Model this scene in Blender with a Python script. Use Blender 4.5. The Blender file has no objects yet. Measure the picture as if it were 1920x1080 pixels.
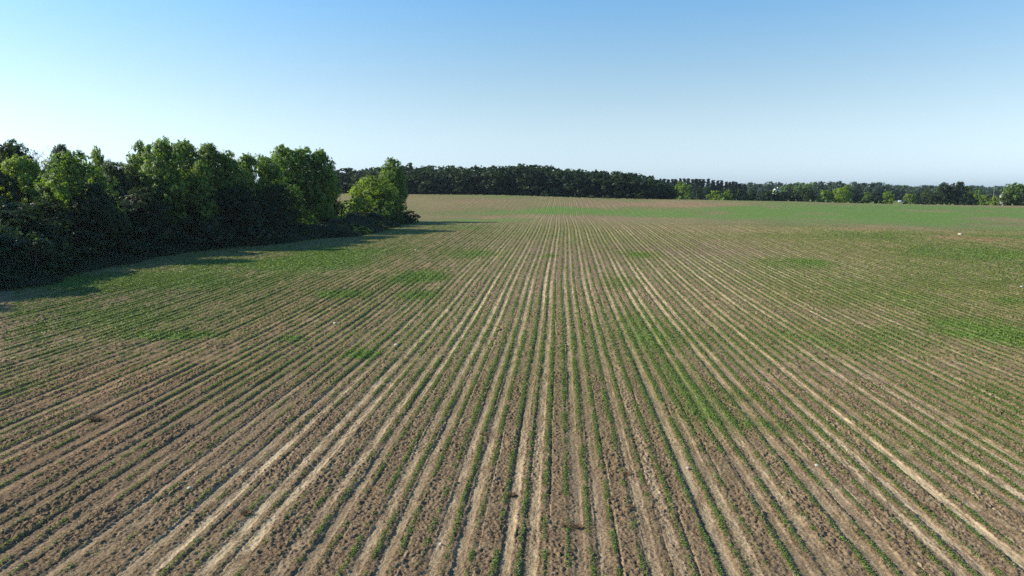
import bpy, math, random
import numpy as np

# ------------------------------------------------------------------ camera, sky, sun, exposure
C = bpy.context.scene
COL = C.collection
CAM_H = 11.5
YAW = math.radians(4.2)
PITCH = math.radians(8.22)
cam_d = bpy.data.cameras.new('camera'); cam_d.lens = 24; cam_d.sensor_width = 36
cam_d.clip_start = 0.5; cam_d.clip_end = 20000
cam = bpy.data.objects.new('camera', cam_d); COL.objects.link(cam)
cam.location = (0, 0, CAM_H); cam.rotation_euler = (math.pi/2 - PITCH, 0, YAW)
C.camera = cam

SUN_EL = math.radians(31)
SUN_AZ_LEFT = math.radians(84)           # angle of the sun left of the viewing direction
head = math.pi/2 + YAW + SUN_AZ_LEFT     # math angle of the sun's compass direction
sun_dir = (math.cos(head)*math.cos(SUN_EL), math.sin(head)*math.cos(SUN_EL), math.sin(SUN_EL))
W = bpy.data.worlds.new('World'); C.world = W; W.use_nodes = True
wn, wl = W.node_tree.nodes, W.node_tree.links
wn.clear()
sky = wn.new('ShaderNodeTexSky'); sky.sky_type = 'NISHITA'; sky.sun_disc = False
sky.sun_elevation = SUN_EL
sky.sun_rotation = math.pi/2 - head      # the sky's rotation runs clockwise from +Y
sky.altitude = 250; sky.air_density = 1.0; sky.dust_density = 0.7; sky.ozone_density = 1.5
bg = wn.new('ShaderNodeBackground'); bg.inputs['Strength'].default_value = 0.094
hs = wn.new('ShaderNodeHueSaturation'); hs.inputs['Saturation'].default_value = 1.15
wo = wn.new('ShaderNodeOutputWorld')
wl.new(sky.outputs[0], hs.inputs['Color']); gm = wn.new('ShaderNodeMix'); gm.data_type = 'RGBA'; gm.blend_type = 'MULTIPLY'; gm.inputs[0].default_value = 1; gm.inputs[7].default_value = (0.66, 1.27, 1.48, 1)
wl.new(hs.outputs[0], gm.inputs[6])
# near the horizon the clear summer air is a pale blue-white, not the model's yellow
bw = wn.new('ShaderNodeRGBToBW'); wl.new(sky.outputs[0], bw.inputs[0])
tc = wn.new('ShaderNodeTexCoord'); sx_ = wn.new('ShaderNodeSeparateXYZ'); wl.new(tc.outputs['Generated'], sx_.inputs[0])
zr = wn.new('ShaderNodeMapRange'); zr.interpolation_type = 'SMOOTHSTEP'; zr.inputs[1].default_value = 0.0; zr.inputs[2].default_value = 0.42; zr.inputs[3].default_value = 0.95; zr.inputs[4].default_value = 0.0
wl.new(sx_.outputs[2], zr.inputs[0])
ti = wn.new('ShaderNodeMix'); ti.data_type = 'RGBA'; ti.blend_type = 'MULTIPLY'; ti.inputs[0].default_value = 1; ti.inputs[7].default_value = (0.86, 1.04, 1.18, 1)
wl.new(bw.outputs[0], ti.inputs[6])
fm = wn.new('ShaderNodeMix'); fm.data_type = 'RGBA'; wl.new(zr.outputs[0], fm.inputs[0]); wl.new(gm.outputs[2], fm.inputs[6]); wl.new(ti.outputs[2], fm.inputs[7])
wl.new(fm.outputs[2], bg.inputs['Color']); wl.new(bg.outputs[0], wo.inputs['Surface'])

sl = bpy.data.lights.new('sun', 'SUN'); sl.energy = 5.0; sl.angle = math.radians(0.5); sl.color = (1.0, 0.91, 0.76)
so = bpy.data.objects.new('sun', sl); COL.objects.link(so)
from mathutils import Vector
so.rotation_euler = Vector(sun_dir).to_track_quat('Z', 'Y').to_euler(); so.location = (-200, 0, 200)
C.view_settings.view_transform = 'Standard'; C.view_settings.look = 'None'
C.view_settings.exposure = 0.72; C.view_settings.gamma = 1.0
C.cycles.max_bounces = 6; C.cycles.diffuse_bounces = 3; C.cycles.transmission_bounces = 3
C.cycles.transparent_max_bounces = 4; C.cycles.volume_bounces = 0; C.cycles.caustics_reflective = False
C.cycles.use_denoising = False; C.cycles.denoiser = 'OPENIMAGEDENOISE'; C.cycles.denoising_input_passes = 'RGB_ALBEDO_NORMAL'

# ------------------------------------------------------------------ numeric helpers
rng = np.random.default_rng(7)
_T = np.random.default_rng(99).random((512, 512)).astype(np.float32)
def vn(x, y, s, seed=0):
    """smooth value noise in 0..1, feature size s"""
    x = np.asarray(x, dtype=np.float64)/s + 37.3*seed + 1000; y = np.asarray(y, dtype=np.float64)/s + 11.9*seed + 1000
    xi = np.floor(x).astype(np.int64); yi = np.floor(y).astype(np.int64)
    fx = (x - xi).astype(np.float32); fy = (y - yi).astype(np.float32)
    fx = fx*fx*(3-2*fx); fy = fy*fy*(3-2*fy)
    x0 = xi & 511; x1 = (xi+1) & 511; y0 = yi & 511; y1 = (yi+1) & 511
    return (_T[y0, x0]*(1-fx) + _T[y0, x1]*fx)*(1-fy) + (_T[y1, x0]*(1-fx) + _T[y1, x1]*fx)*fy
def fbm(x, y, s, seed=0, octs=3):
    a, t, n = 0.5, 0, 0
    for i in range(octs):
        t = t + a*vn(x, y, s/2**i, seed+i*3); n += a; a *= 0.5
    return t/n
def sst(a, b, x):
    t = np.clip((np.asarray(x, dtype=np.float64)-a)/(b-a), 0, 1); return t*t*(3-2*t)

# ------------------------------------------------------------------ the lie of the land
PY = [-400, 0, 60, 108, 160, 204, 240, 290, 340, 372, 400, 470, 600, 1000, 2000, 6000]
PZ = [0, 0, 0, 1.3, 2.2, 2.7, 3.3, 5.0, 6.7, 7.4, 7.2, 5.6, 4.0, 3.0, 3.5, 3.0]
_yy = np.linspace(-400, 6000, 3201)
_pz = np.interp(_yy, PY, PZ)
_k = np.exp(-0.5*(np.arange(-12, 13)/4.5)**2); _k /= _k.sum()
_pz = np.convolve(np.pad(_pz, 12, mode='edge'), _k, mode='valid')
def H(x, y):
    x = np.asarray(x, dtype=np.float64); y = np.asarray(y, dtype=np.float64)
    h = np.interp(y, _yy, _pz)
    far = sst(150, 380, y)
    h = h - 0.021*np.logaddexp(0, (x-20)/25)*25*far*(1-0.6*sst(500, 1200, y))*(x < 3000)
    h = h + 2.1*np.exp(-((x+115)/85)**2 - ((y-365)/75)**2)
    h = h - 0.9*np.exp(-((x-15)/55)**2 - ((y-245)/28)**2)*1.0
    h = h - 1.1*np.exp(-((x-120-(y-180)*0.5)/60)**2 - ((y-185)/30)**2)
    h = h + 0.8*np.exp(-((x-75)/40)**2 - ((y-130)/18)**2)
    h = h + (vn(x, y, 70, 5)-0.5)*1.0*sst(50, 140, y) + (vn(x, y, 31, 6)-0.5)*0.35*sst(60, 160, y)
    h = h + (vn(x, y, 700, 8)-0.4)*14*sst(700, 1800, y)
    return h

fwd = np.array([-math.sin(YAW)*math.cos(PITCH), math.cos(YAW)*math.cos(PITCH), -math.sin(PITCH)])
rgt = np.array([math.cos(YAW), math.sin(YAW), 0.0]); upv = np.cross(rgt, fwd)
def at(px, py, d):
    """point at camera depth d behind photo pixel (px, py)"""
    return np.array([0, 0, CAM_H]) + d*(fwd + rgt*(px-960)/1280 + upv*(540-py)/1280)
def ground_at(px, py):
    """where the ground is met at that pixel"""
    d = 15.0
    while d < 700:
        p = at(px, py, d)
        if p[2] <= H(p[0], p[1]): break
        d *= 1.01
    return p, d

# ------------------------------------------------------------------ materials
def new_mat(name):
    m = bpy.data.materials.new(name); m.use_nodes = True
    nt = m.node_tree; nt.nodes.clear()
    return m, nt, nt.nodes, nt.links
def simple(name, col, rough=0.8, noise=0.2, scale=3.0):
    m, nt, n, l = new_mat(name)
    out = n.new('ShaderNodeOutputMaterial'); b = n.new('ShaderNodeBsdfPrincipled')
    b.inputs['Roughness'].default_value = rough; b.inputs['Specular IOR Level'].default_value = 0.2
    t = n.new('ShaderNodeTexCoord'); nz = n.new('ShaderNodeTexNoise'); nz.inputs['Scale'].default_value = scale
    l.new(t.outputs['Object'], nz.inputs['Vector'])
    mx = n.new('ShaderNodeMix'); mx.data_type = 'RGBA'
    mx.inputs[6].default_value = tuple(c*(1-noise) for c in col)+(1,); mx.inputs[7].default_value = tuple(min(1, c*(1+noise)) for c in col)+(1,)
    l.new(nz.outputs[0], mx.inputs[0]); l.new(mx.outputs[2], b.inputs['Base Color']); l.new(b.outputs[0], out.inputs[0])
    return m
def leaf_mat(name, use_obj=True, col=(0.06, 0.1, 0.03), trans=0.5, var=0.35, gloss=0.3):
    m, nt, n, l = new_mat(name)
    out = n.new('ShaderNodeOutputMaterial')
    if use_obj:
        oi = n.new('ShaderNodeObjectInfo'); src = oi.outputs['Color']
    else:
        rgb = n.new('ShaderNodeRGB'); rgb.outputs[0].default_value = col+(1,); src = rgb.outputs[0]
    at_ = n.new('ShaderNodeAttribute'); at_.attribute_name = 'tone'
    mr = n.new('ShaderNodeMapRange'); mr.inputs[3].default_value = 1-var; mr.inputs[4].default_value = 1+var
    l.new(at_.outputs['Fac'], mr.inputs[0])
    mul = n.new('ShaderNodeMix'); mul.data_type = 'RGBA'; mul.blend_type = 'MULTIPLY'; mul.inputs[0].default_value = 1
    cb = n.new('ShaderNodeCombineColor'); l.new(mr.outputs[0], cb.inputs[0]); l.new(mr.outputs[0], cb.inputs[1])
    mr2 = n.new('ShaderNodeMapRange'); mr2.inputs[3].default_value = 1.15; mr2.inputs[4].default_value = 0.8
    l.new(at_.outputs['Fac'], mr2.inputs[0]); l.new(mr2.outputs[0], cb.inputs[2])
    l.new(src, mul.inputs[6]); l.new(cb.outputs[0], mul.inputs[7])
    d = n.new('ShaderNodeBsdfPrincipled'); d.inputs['Roughness'].default_value = 0.5
    d.inputs['Specular IOR Level'].default_value = gloss
    l.new(mul.outputs[2], d.inputs['Base Color'])
    tr = n.new('ShaderNodeBsdfTranslucent')
    tm = n.new('ShaderNodeMix'); tm.data_type = 'RGBA'; tm.blend_type = 'MULTIPLY'; tm.inputs[0].default_value = 1
    tm.inputs[7].default_value = (1.5, 1.5, 0.55, 1); l.new(mul.outputs[2], tm.inputs[6]); l.new(tm.outputs[2], tr.inputs[0])
    ms = n.new('ShaderNodeMixShader'); ms.inputs[0].default_value = trans
    l.new(d.outputs[0], ms.inputs[1]); l.new(tr.outputs[0], ms.inputs[2]); l.new(ms.outputs[0], out.inputs[0])
    return m

M_leaf = leaf_mat('tree_leaves')
M_brush = leaf_mat('brush_leaves', False, (0.028, 0.045, 0.015), 0.25)  # brush green lowered, putting wood-edge shade into its colour
M_crop = leaf_mat('crop_leaves', False, (0.13, 0.19, 0.048), 0.3, 0.45, 0.15)
M_weed = leaf_mat('weed_leaves', False, (0.22, 0.26, 0.08), 0.3, 0.4, 0.15)
M_farwood = leaf_mat('distant_leaves', False, (0.032, 0.055, 0.026), 0.15)
M_bark = simple('bark', (0.09, 0.07, 0.055), 0.9, 0.35, 6)
M_deadbark = simple('weathered_bark', (0.30, 0.28, 0.26), 0.9, 0.2, 6)
M_dry = simple('dry_stalks', (0.20, 0.135, 0.07), 0.9, 0.4, 9)
M_stone = simple('stone', (0.42, 0.37, 0.30), 0.85, 0.2, 9)
M_white = simple('white_siding', (0.68, 0.68, 0.66), 0.6, 0.04, 2)
M_beige = simple('beige_siding', (0.42, 0.40, 0.36), 0.7, 0.06, 2)
M_roof = simple('grey_shingles', (0.10, 0.11, 0.12), 0.8, 0.2, 4)
M_metal = simple('pale_metal_roof', (0.36, 0.40, 0.46), 0.4, 0.06, 2)
M_pane = simple('window_pane', (0.03, 0.035, 0.04), 0.15, 0.1, 2)
M_wood = simple('pole_wood', (0.3, 0.26, 0.22), 0.8, 0.2, 4)

# soil: one colour for clods, one for the dry smooth tracks, green film of tiny weeds
def soil_material():
    m, nt, n, l = new_mat('tilled_soil')
    def math_(op, a, b=None, c=None):
        q = n.new('ShaderNodeMath'); q.operation = op
        for i, v in enumerate((a, b, c)):
            if v is None: continue
            if isinstance(v, (int, float)): q.inputs[i].default_value = v
            else: l.new(v, q.inputs[i])
        return q.outputs[0]
    def mix(f, a, b):
        q = n.new('ShaderNodeMix'); q.data_type = 'RGBA'
        if isinstance(f, (int, float)): q.inputs[0].default_value = f
        else: l.new(f, q.inputs[0])
        for i, v in ((6, a), (7, b)):
            if isinstance(v, tuple): q.inputs[i].default_value = v+(1,)
            else: l.new(v, q.inputs[i])
        return q.outputs[2]
    def rngm(v, a, b, c=0, d=1):
        q = n.new('ShaderNodeMapRange'); q.interpolation_type = 'SMOOTHSTEP'
        l.new(v, q.inputs[0])
        for i, w in zip((1, 2, 3, 4), (a, b, c, d)): q.inputs[i].default_value = w
        return q.outputs[0]
    out = n.new('ShaderNodeOutputMaterial'); b = n.new('ShaderNodeBsdfPrincipled')
    b.inputs['Roughness'].default_value = 0.95; b.inputs['Specular IOR Level'].default_value = 0.1
    geo = n.new('ShaderNodeNewGeometry'); sep = n.new('ShaderNodeSeparateXYZ'); l.new(geo.outputs['Position'], sep.inputs[0])
    X, Y = sep.outputs[0], sep.outputs[1]
    def noise(sc, sy=None, det=4, rough=0.6):
        cv = n.new('ShaderNodeCombineXYZ')
        l.new(math_('MULTIPLY', X, sc), cv.inputs[0]); l.new(math_('MULTIPLY', Y, sy if sy else sc), cv.inputs[1])
        q = n.new('ShaderNodeTexNoise'); q.inputs['Scale'].default_value = 1; q.inputs['Detail'].default_value = det
        q.inputs['Roughness'].default_value = rough; l.new(cv.outputs[0], q.inputs['Vector'])
        return q.outputs[0]
    at_ = n.new('ShaderNodeAttribute'); at_.attribute_name = 'soil'
    sc = n.new('ShaderNodeSeparateColor'); l.new(at_.outputs['Color'], sc.inputs[0])
    green, pale, red, rowg = sc.outputs[0], sc.outputs[1], sc.outputs[2], at_.outputs['Alpha']
    wob = math_('MULTIPLY', math_('SUBTRACT', noise(0.5, 0.25, 2), 0.5), 0.10)
    def sn(a, f, ph): return math_('MULTIPLY', math_('SINE', math_('ADD', math_('MULTIPLY', Y, f), ph)), a)
    dr = math_('ADD', sn(0.16, 0.043, 1.0), sn(0.035, 0.127, 0.5))
    u = math_('ADD', math_('DIVIDE', math_('SUBTRACT', math_('SUBTRACT', X, 0.12), dr), 0.762), wob)
    fr = math_('FRACT', u)
    t3 = math_('MULTIPLY', math_('FRACT', math_('DIVIDE', u, 3.0)), 3.0)
    smooth_strip = math_('LESS_THAN', t3, 2.0)
    dmid = math_('ABSOLUTE', math_('SUBTRACT', fr, 0.5))
    dmid = math_('ADD', dmid, math_('MULTIPLY', math_('SUBTRACT', noise(4.0, 2.2, 4, 0.7), 0.5), 0.30))
    track = math_('MULTIPLY', rngm(dmid, 0.31, 0.13), math_('ADD', math_('MULTIPLY', smooth_strip, 0.80), 0.12))
    strip_n = noise(1.31, 0.02, 1)
    track = math_('MULTIPLY', track, rngm(strip_n, 0.36, 0.58, 0.3, 1))
    track = math_('MULTIPLY', track, rngm(noise(2.2, 0.5, 4, 0.7), 0.34, 0.60, 0.15, 1))
    thin = math_('ABSOLUTE', math_('SUBTRACT', math_('ADD', fr, math_('MULTIPLY', math_('SUBTRACT', noise(3.0, 1.0, 3), 0.5), 0.12)), 0.23))
    thin = math_('MULTIPLY', rngm(thin, 0.075, 0.02), rngm(noise(1.7, 0.12, 3), 0.45, 0.62, 0.0, 0.65))
    track = math_('MAXIMUM', track, thin)
    rowm = rngm(dmid, 0.33, 0.46)
    n_f = noise(12, 12, 5, 0.75); n_m = noise(1.6, 1.1, 4); n_c = noise(0.22, 0.1, 3)
    n_vf = noise(26, 26, 3, 0.7)
    pale_f = math_('MULTIPLY', math_('ADD', math_('MULTIPLY', track, 0.85), math_('MULTIPLY', rngm(n_m, 0.42, 0.7), 0.28)), math_('ADD', 0.12, math_('MULTIPLY', pale, 1.25)))
    pale_f = math_('MINIMUM', pale_f, 1.0)
    clod = mix(rngm(n_f, 0.35, 0.65), (0.056, 0.036, 0.021), (0.26, 0.177, 0.103))
    clod = mix(math_('MULTIPLY', rngm(n_vf, 0.52, 0.75), 0.45), clod, (0.36, 0.27, 0.18))
    dry = mix(rngm(n_f, 0.25, 0.75), (0.32, 0.235, 0.14), (0.51, 0.39, 0.245))
    soil = mix(pale_f, clod, dry)
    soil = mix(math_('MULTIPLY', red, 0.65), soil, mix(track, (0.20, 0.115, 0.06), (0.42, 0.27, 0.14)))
    # a thin film of tiny seedlings over the crumbs
    film = math_('MULTIPLY', rngm(math_('ADD', math_('ADD', green, rngm(Y, 60.0, 200.0, 0.04, 0.22)), math_('MULTIPLY', math_('SUBTRACT', n_c, 0.5), 0.6)), 0.05, 0.5), math_('MULTIPLY', rngm(Y, 22.0, 150.0, 0.36, 0.70), math_('SUBTRACT', 1.0, math_('MULTIPLY', red, 0.6))))
    film = math_('MULTIPLY', film, rngm(noise(0.7, 0.45, 4, 0.7), 0.3, 0.6, 0.45, 1.0))
    soil = mix(math_('MULTIPLY', film, math_('SUBTRACT', 1.0, math_('MULTIPLY', track, 0.45))), soil, mix(rngm(n_f, 0.3, 0.7), (0.105, 0.098, 0.028), (0.225, 0.20, 0.070)))
    # green: rows plus spread weeds
    rown = noise(3.0, 1.2, 4, 0.7)
    g_row = math_('MULTIPLY', math_('MULTIPLY', rowm, rngm(rown, 0.38, 0.58)), math_('MULTIPLY', rowg, 1.0))
    g_row = math_('MULTIPLY', g_row, rngm(green, 0.0, 0.5, 0.45, 1.0))
    wn_ = noise(4.0, 4.0, 5, 0.75)
    thr = math_('SUBTRACT', rngm(green, 0.0, 1.0, 0.72, 0.28), math_('MULTIPLY', rowg, 0.07))
    g_w = rngm(math_('SUBTRACT', wn_, thr), -0.03, 0.10)
    g_w = math_('MULTIPLY', g_w, math_('SUBTRACT', 1.0, math_('MULTIPLY', track, rngm(green, 0.55, 1.0, 0.7, 0.2))))
    g = math_('MINIMUM', math_('MAXIMUM', g_row, math_('MULTIPLY', g_w, 0.9)), 1.0)
    gcol = mix(rngm(n_f, 0.3, 0.7), (0.055, 0.095, 0.028), (0.135, 0.185, 0.05))
    gcol = mix(math_('MULTIPLY', rngm(n_c, 0.35, 0.7), 0.4), gcol, (0.17, 0.17, 0.06))
    gcol = mix(rngm(green, 0.4, 0.9, 0.0, 0.75), gcol, (0.070, 0.165, 0.018))
    gcol = mix(math_('MULTIPLY', rngm(noise(0.9, 0.5, 4), 0.48, 0.66), 0.4), gcol, (0.19, 0.18, 0.07))
    col = mix(g, soil, gcol)
    l.new(col, b.inputs['Base Color'])
    bump = n.new('ShaderNodeBump'); bump.inputs['Strength'].default_value = 1.0; bump.inputs['Distance'].default_value = 0.05
    furrow = math_('MULTIPLY', track, -0.9)
    hgt = math_('ADD', math_('ADD', math_('MULTIPLY', n_f, math_('SUBTRACT', 1.2, track)), math_('MULTIPLY', n_vf, 0.4)), math_('ADD', math_('MULTIPLY', furrow, rowg), math_('MULTIPLY', g, 0.8)))
    l.new(hgt, bump.inputs['Height']); l.new(bump.outputs[0], b.inputs['Normal'])
    l.new(b.outputs[0], out.inputs[0])
    return m
M_soil = soil_material()

# ------------------------------------------------------------------ mesh helpers
def link(name, me, mat, parent=None):
    o = bpy.data.objects.new(name, me); COL.objects.link(o)
    if mat and not me.materials: me.materials.append(mat)
    if parent: o.parent = parent
    return o
def mesh_np(name, V, F, smooth=False, tone=None):
    """V (n,3); F (m,4) or (m,3)"""
    me = bpy.data.meshes.new(name)
    k = F.shape[1]
    me.vertices.add(len(V)); me.vertices.foreach_set('co', np.ascontiguousarray(V, dtype=np.float32).ravel())
    me.loops.add(F.size); me.loops.foreach_set('vertex_index', np.ascontiguousarray(F, dtype=np.int32).ravel())
    me.polygons.add(len(F)); me.polygons.foreach_set('loop_start', np.arange(0, F.size, k, dtype=np.int32))
    me.polygons.foreach_set('loop_total', np.full(len(F), k, dtype=np.int32))
    if smooth: me.polygons.foreach_set('use_smooth', np.ones(len(F), dtype=bool))
    if tone is not None:
        a = me.attributes.new('tone', 'FLOAT', 'FACE'); a.data.foreach_set('value', tone.astype(np.float32))
    me.update(calc_edges=True)
    return me
def leaves(P, N, S, r, asp=0.6):
    """diamond leaves at P facing N of half length S -> V, F, tone"""
    n = len(P)
    N = N/np.maximum(np.linalg.norm(N, axis=1, keepdims=True), 1e-6)
    A = r.normal(size=(n, 3)); T = np.cross(N, A); T /= np.maximum(np.linalg.norm(T, axis=1, keepdims=True), 1e-6)
    B = np.cross(N, T)
    S = np.asarray(S).reshape(-1, 1)
    V = np.empty((n, 4, 3)); V[:, 0] = P-T*S; V[:, 1] = P+B*S*asp+N*S*0.15; V[:, 2] = P+T*S; V[:, 3] = P-B*S*asp+N*S*0.15
    return V.reshape(-1, 3), np.arange(n*4).reshape(-1, 4), r.random(n)
def tube(pts, rad, sides=7):
    pts = np.array(pts, float); rad = np.array(rad, float); V = []; F = []
    for i, (p, r_) in enumerate(zip(pts, rad)):
        d = pts[min(i+1, len(pts)-1)] - pts[max(i-1, 0)]; d = d/max(np.linalg.norm(d), 1e-6)
        a = np.cross(d, [0.3, 1, 0.2]); a /= np.linalg.norm(a); b = np.cross(d, a)
        for k in range(sides):
            t = 2*math.pi*k/sides; V.append(p + r_*(a*math.cos(t)+b*math.sin(t)))
        if i:
            o = (i-1)*sides
            for k in range(sides): F.append([o+k, o+(k+1) % sides, o+sides+(k+1) % sides, o+sides+k])
    return np.array(V), np.array(F)
def joined(parts):
    V = []; F = []; o = 0
    for v, f in parts: V.append(v); F.append(f+o); o += len(v)
    return np.vstack(V), np.vstack(F)
def put(o, label=None, cat=None, group=None, kind=None):
    if label: o['label'] = label
    if cat: o['category'] = cat
    if group: o['group'] = group
    if kind: o['kind'] = kind
    return o

# ------------------------------------------------------------------ where things grow on the field (seen from the photo, placed on the ground)
PATCH = {'g': [], 'p': [], 'r': []}
def patch(kind, px, py, rx, ry, amp):
    p, d = ground_at(px, py)
    p1, _ = ground_at(px, py-ry); p2, _ = ground_at(px, py+ry)
    wy = max(0.6, abs(p1[1]-p2[1])/2); wx = max(0.6, rx*d/1280)
    PATCH[kind].append((p[0], p[1], wx, wy, amp))
for a in [(1325, 775, 60, 25, .38), (1275, 715, 30, 40, .35), (1420, 745, 75, 16, .38), (1450, 800, 70, 12, .3), (1215, 620, 40, 40, .25),
          (1885, 634, 60, 14, 1.3), (1800, 615, 70, 18, .4), (1195, 477, 28, 7, .8), (1030, 481, 14, 4, .7), (890, 476, 45, 8, .6),
          (790, 520, 45, 12, .6), (795, 552, 40, 8, .45), (635, 553, 40, 7, .6), (610, 487, 55, 7, .6), (320, 632, 70, 8, .7),
          (545, 635, 18, 5, .7), (680, 665, 25, 8, .6), (1165, 530, 30, 12, .4), (1480, 495, 70, 10, .35), (1520, 491, 25, 4, .4), (1895, 566, 24, 4, .9),
          (1050, 396, 90, 6, .6), (1400, 393, 160, 7, .65), (1650, 402, 260, 8, 1.0), (1820, 394, 200, 7, 1.1), (1560, 398, 160, 6, .6),
          (1790, 420, 110, 10, .45), (1850, 475, 140, 12, .3), (1700, 455, 160, 14, .2), (1250, 405, 120, 3, .5), (1500, 415, 180, 4, .3),
          (1100, 412, 40, 2, .4), (900, 400, 90, 6, .35), (940, 412, 90, 3, .5), (850, 435, 120, 10, .3),
          (100, 600, 220, 22, .28), (260, 530, 200, 12, .33), (430, 495, 150, 8, .35), (640, 475, 80, 6, .45), (480, 500, 180, 14, .2), (650, 470, 150, 10, .2), (300, 520, 60, 8, .3),
          (1750, 820, 200, 60, .3), (1880, 760, 100, 60, .35), (1650, 560, 200, 40, .3), (1700, 620, 240, 50, .25), (1560, 640, 120, 20, .2),
          (500, 690, 120, 30, .2), (700, 600, 160, 50, .15), (60, 730, 60, 20, .2), (1400, 640, 150, 30, .2)]:
    patch('g', *a)
for a in [(640, 780, 120, 90, .5), (500, 900, 120, 60, .45), (880, 620, 90, 80, .5), (1000, 530, 120, 40, .35), (950, 480, 60, 14, .4), (1300, 560, 130, 40, .35),
          (1560, 700, 160, 60, .35), (1400, 520, 150, 30, .3), (1700, 880, 260, 120, .45), (1500, 950, 200, 90, .3), (1000, 800, 100, 160, .25), (15, 597, 20, 4, .6),
          (430, 1010, 120, 50, .5), (1650, 500, 120, 10, .3), (1880, 470, 80, 5, .3), (1560, 430, 160, 10, .2)]:
    patch('p', *a)
for a in [(1110, 382, 60, 6, .7), (1240, 384, 90, 6, .7), (1320, 382, 60, 6, .7), (920, 408, 16, 2.5, 1.0), (1000, 405, 30, 2, .5), (1120, 412, 60, 8, .5),
          (1330, 425, 120, 8, .45), (1700, 430, 70, 5, .7), (1850, 452, 70, 9, 1.4), (1790, 441, 40, 5, .8), (1780, 436, 40, 4, .6), (1600, 428, 60, 5, .5), (860, 378, 70, 6, .5),
          (150, 720, 200, 50, .45), (380, 680, 140, 30, .35), (560, 600, 160, 30, .4), (640, 540, 120, 20, .45), (780, 505, 60, 10, .5), (80, 850, 120, 60, .4),
          (1640, 430, 120, 6, .4), (1560, 545, 120, 15, .3), (1900, 545, 60, 14, .5), (1450, 610, 100, 20, .25)]:
    patch('r', *a)
def pm(kind, x, y):
    s = np.zeros_like(x)
    w = (fbm(x, y, 28, 33, 3)-0.5)*2.4 + (fbm(x, y, 9, 31, 3)-0.5)*2.0 + (fbm(x, y, 2.6, 41, 2)-0.5)*0.8
    for (cx, cy, rx, ry, a) in PATCH[kind]:
        m = (np.abs(x-cx) < rx*2.6) & (np.abs(y-cy) < ry*2.6)
        if not m.any(): continue
        q = ((x[m]-cx)/rx)**2 + ((y[m]-cy)/ry)**2
        s[m] += a*np.clip(np.exp(-q*0.8)*(1+w[m]), 0, 1.2)*(0.72 if cy > 150 and kind == 'g' else 0.85)
    return s
def soil_maps(x, y):
    x = np.asarray(x, float); y = np.asarray(y, float)
    g = 0.22 + 0.62*(fbm(x, y*0.7, 24, 3, 4)-0.5) + 0.10*sst(15, 60, x) + 0.12*sst(-14, -35, x)
    g = g + (0.03+0.50*(fbm(x, y, 45, 37, 3)-0.5))*sst(130, 200, y) - 0.08*sst(50, 20, y) + pm('g', x, y) - 0.55*np.clip(pm('r', x, y), 0, 1)*sst(60, 150, y)
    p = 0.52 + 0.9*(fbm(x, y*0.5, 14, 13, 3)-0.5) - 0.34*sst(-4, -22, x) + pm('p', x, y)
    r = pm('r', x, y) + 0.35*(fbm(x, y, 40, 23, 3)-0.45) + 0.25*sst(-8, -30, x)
    meadow = sst(470, 520, y)
    g = g*(1-meadow) + 0.8*meadow
    return np.clip(g, 0, 1), np.clip(p, 0, 1), np.clip(r, 0, 1)

# ------------------------------------------------------------------ the field: one sheet, finer where one can see its furrows
ROW = 0.762; OFF = 0.12
_sr = np.random.default_rng(5).random((4096, 4)).astype(np.float32)
def drift(y): return 0.16*np.sin(y*0.043+1)+0.035*np.sin(y*0.127+0.5)
def relief(x, y, fine):
    """furrows, wheel tracks and clods"""
    wob = (vn(x, y, 2.6, 51)-0.5)*0.07 + (vn(x, y, 0.5, 53)-0.5)*0.045
    u = (x-OFF-drift(y))/ROW + wob
    j = np.floor(u).astype(np.int64); fr = u-j
    t3 = np.mod(j, 3); rr = _sr[(j+2048) & 4095]
    cl = (t3 == 2) | ((rr[..., 0] < 0.12) & (t3 == 1))
    edge = (vn(x*0.6, y, 0.34, 57)-0.5)*0.11 + (vn(x, y, 0.11, 58)-0.5)*0.07
    dm = np.abs(fr-0.5+(rr[..., 1]-0.5)*0.16) + edge
    wid = 0.15+0.15*rr[..., 2]
    trk = 1-sst(0, 0.07, dm-wid)
    on = np.where(cl, 0.05, 0.35+0.65*rr[..., 3])*(0.35+1.1*vn(x, y*0.16, 0.7, 61))
    on = np.clip(on, 0, 1.2)
    h = -0.042*trk*on
    rough = 1-0.72*trk*np.clip(on*1.3, 0, 1)
    c1 = vn(x, y, 0.21, 71); c2 = vn(x, y, 0.105 if fine else 0.15, 73)
    amp = np.where(cl, 1.05, 0.8)*(0.45+1.1*vn(x, y, 1.7, 79))
    lump = 0.40*sst(0.58, 0.74, c1)*(0.3+1.2*vn(x, y, 0.5, 77)) + 0.42*sst(0.46, 0.70, c2)
    h = h + amp*rough*(0.072 if fine else 0.09)*lump
    # a deep cut beside some of the tracks
    h = h - 0.05*np.exp(-((fr-0.16-0.1*rr[..., 1])/0.045)**2)*(rr[..., 3] > 0.6)*sst(0.35, 0.6, vn(x, y*0.2, 0.8, 63))
    if fine:
        c3 = vn(x, y, 0.062, 75)
        h = h + rough*amp*0.040*sst(0.40, 0.70, c3) + 0.008*(c3-0.5)
        # tyre lugs pressed across some of the strips
        lug = ((np.mod(j, 12) == 5) | (np.mod(j, 12) == 10)) & (x < 14)
        ch = np.sin(2*np.pi*(y/0.27 + np.abs(fr-0.5)*1.2))
        h = h + lug*0.026*ch*sst(0.46, 0.30, np.abs(fr-0.5))*sst(0.35, 0.6, vn(x*0.3, y, 5, 83))
    else:
        h = h + rough*amp*0.040*sst(0.42, 0.68, vn(x, y, 0.12, 76))
    # low ridge the plants stand on
    h = h + 0.02*sst(0.36, 0.5, np.abs(fr-0.5))
    return h
def ranges(y):     # half width of the finely built ground left and right at distance y
    return -(0.82*y+9), 0.80*y+9
SV = []; SF = []; SA = []; off = 0
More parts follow.
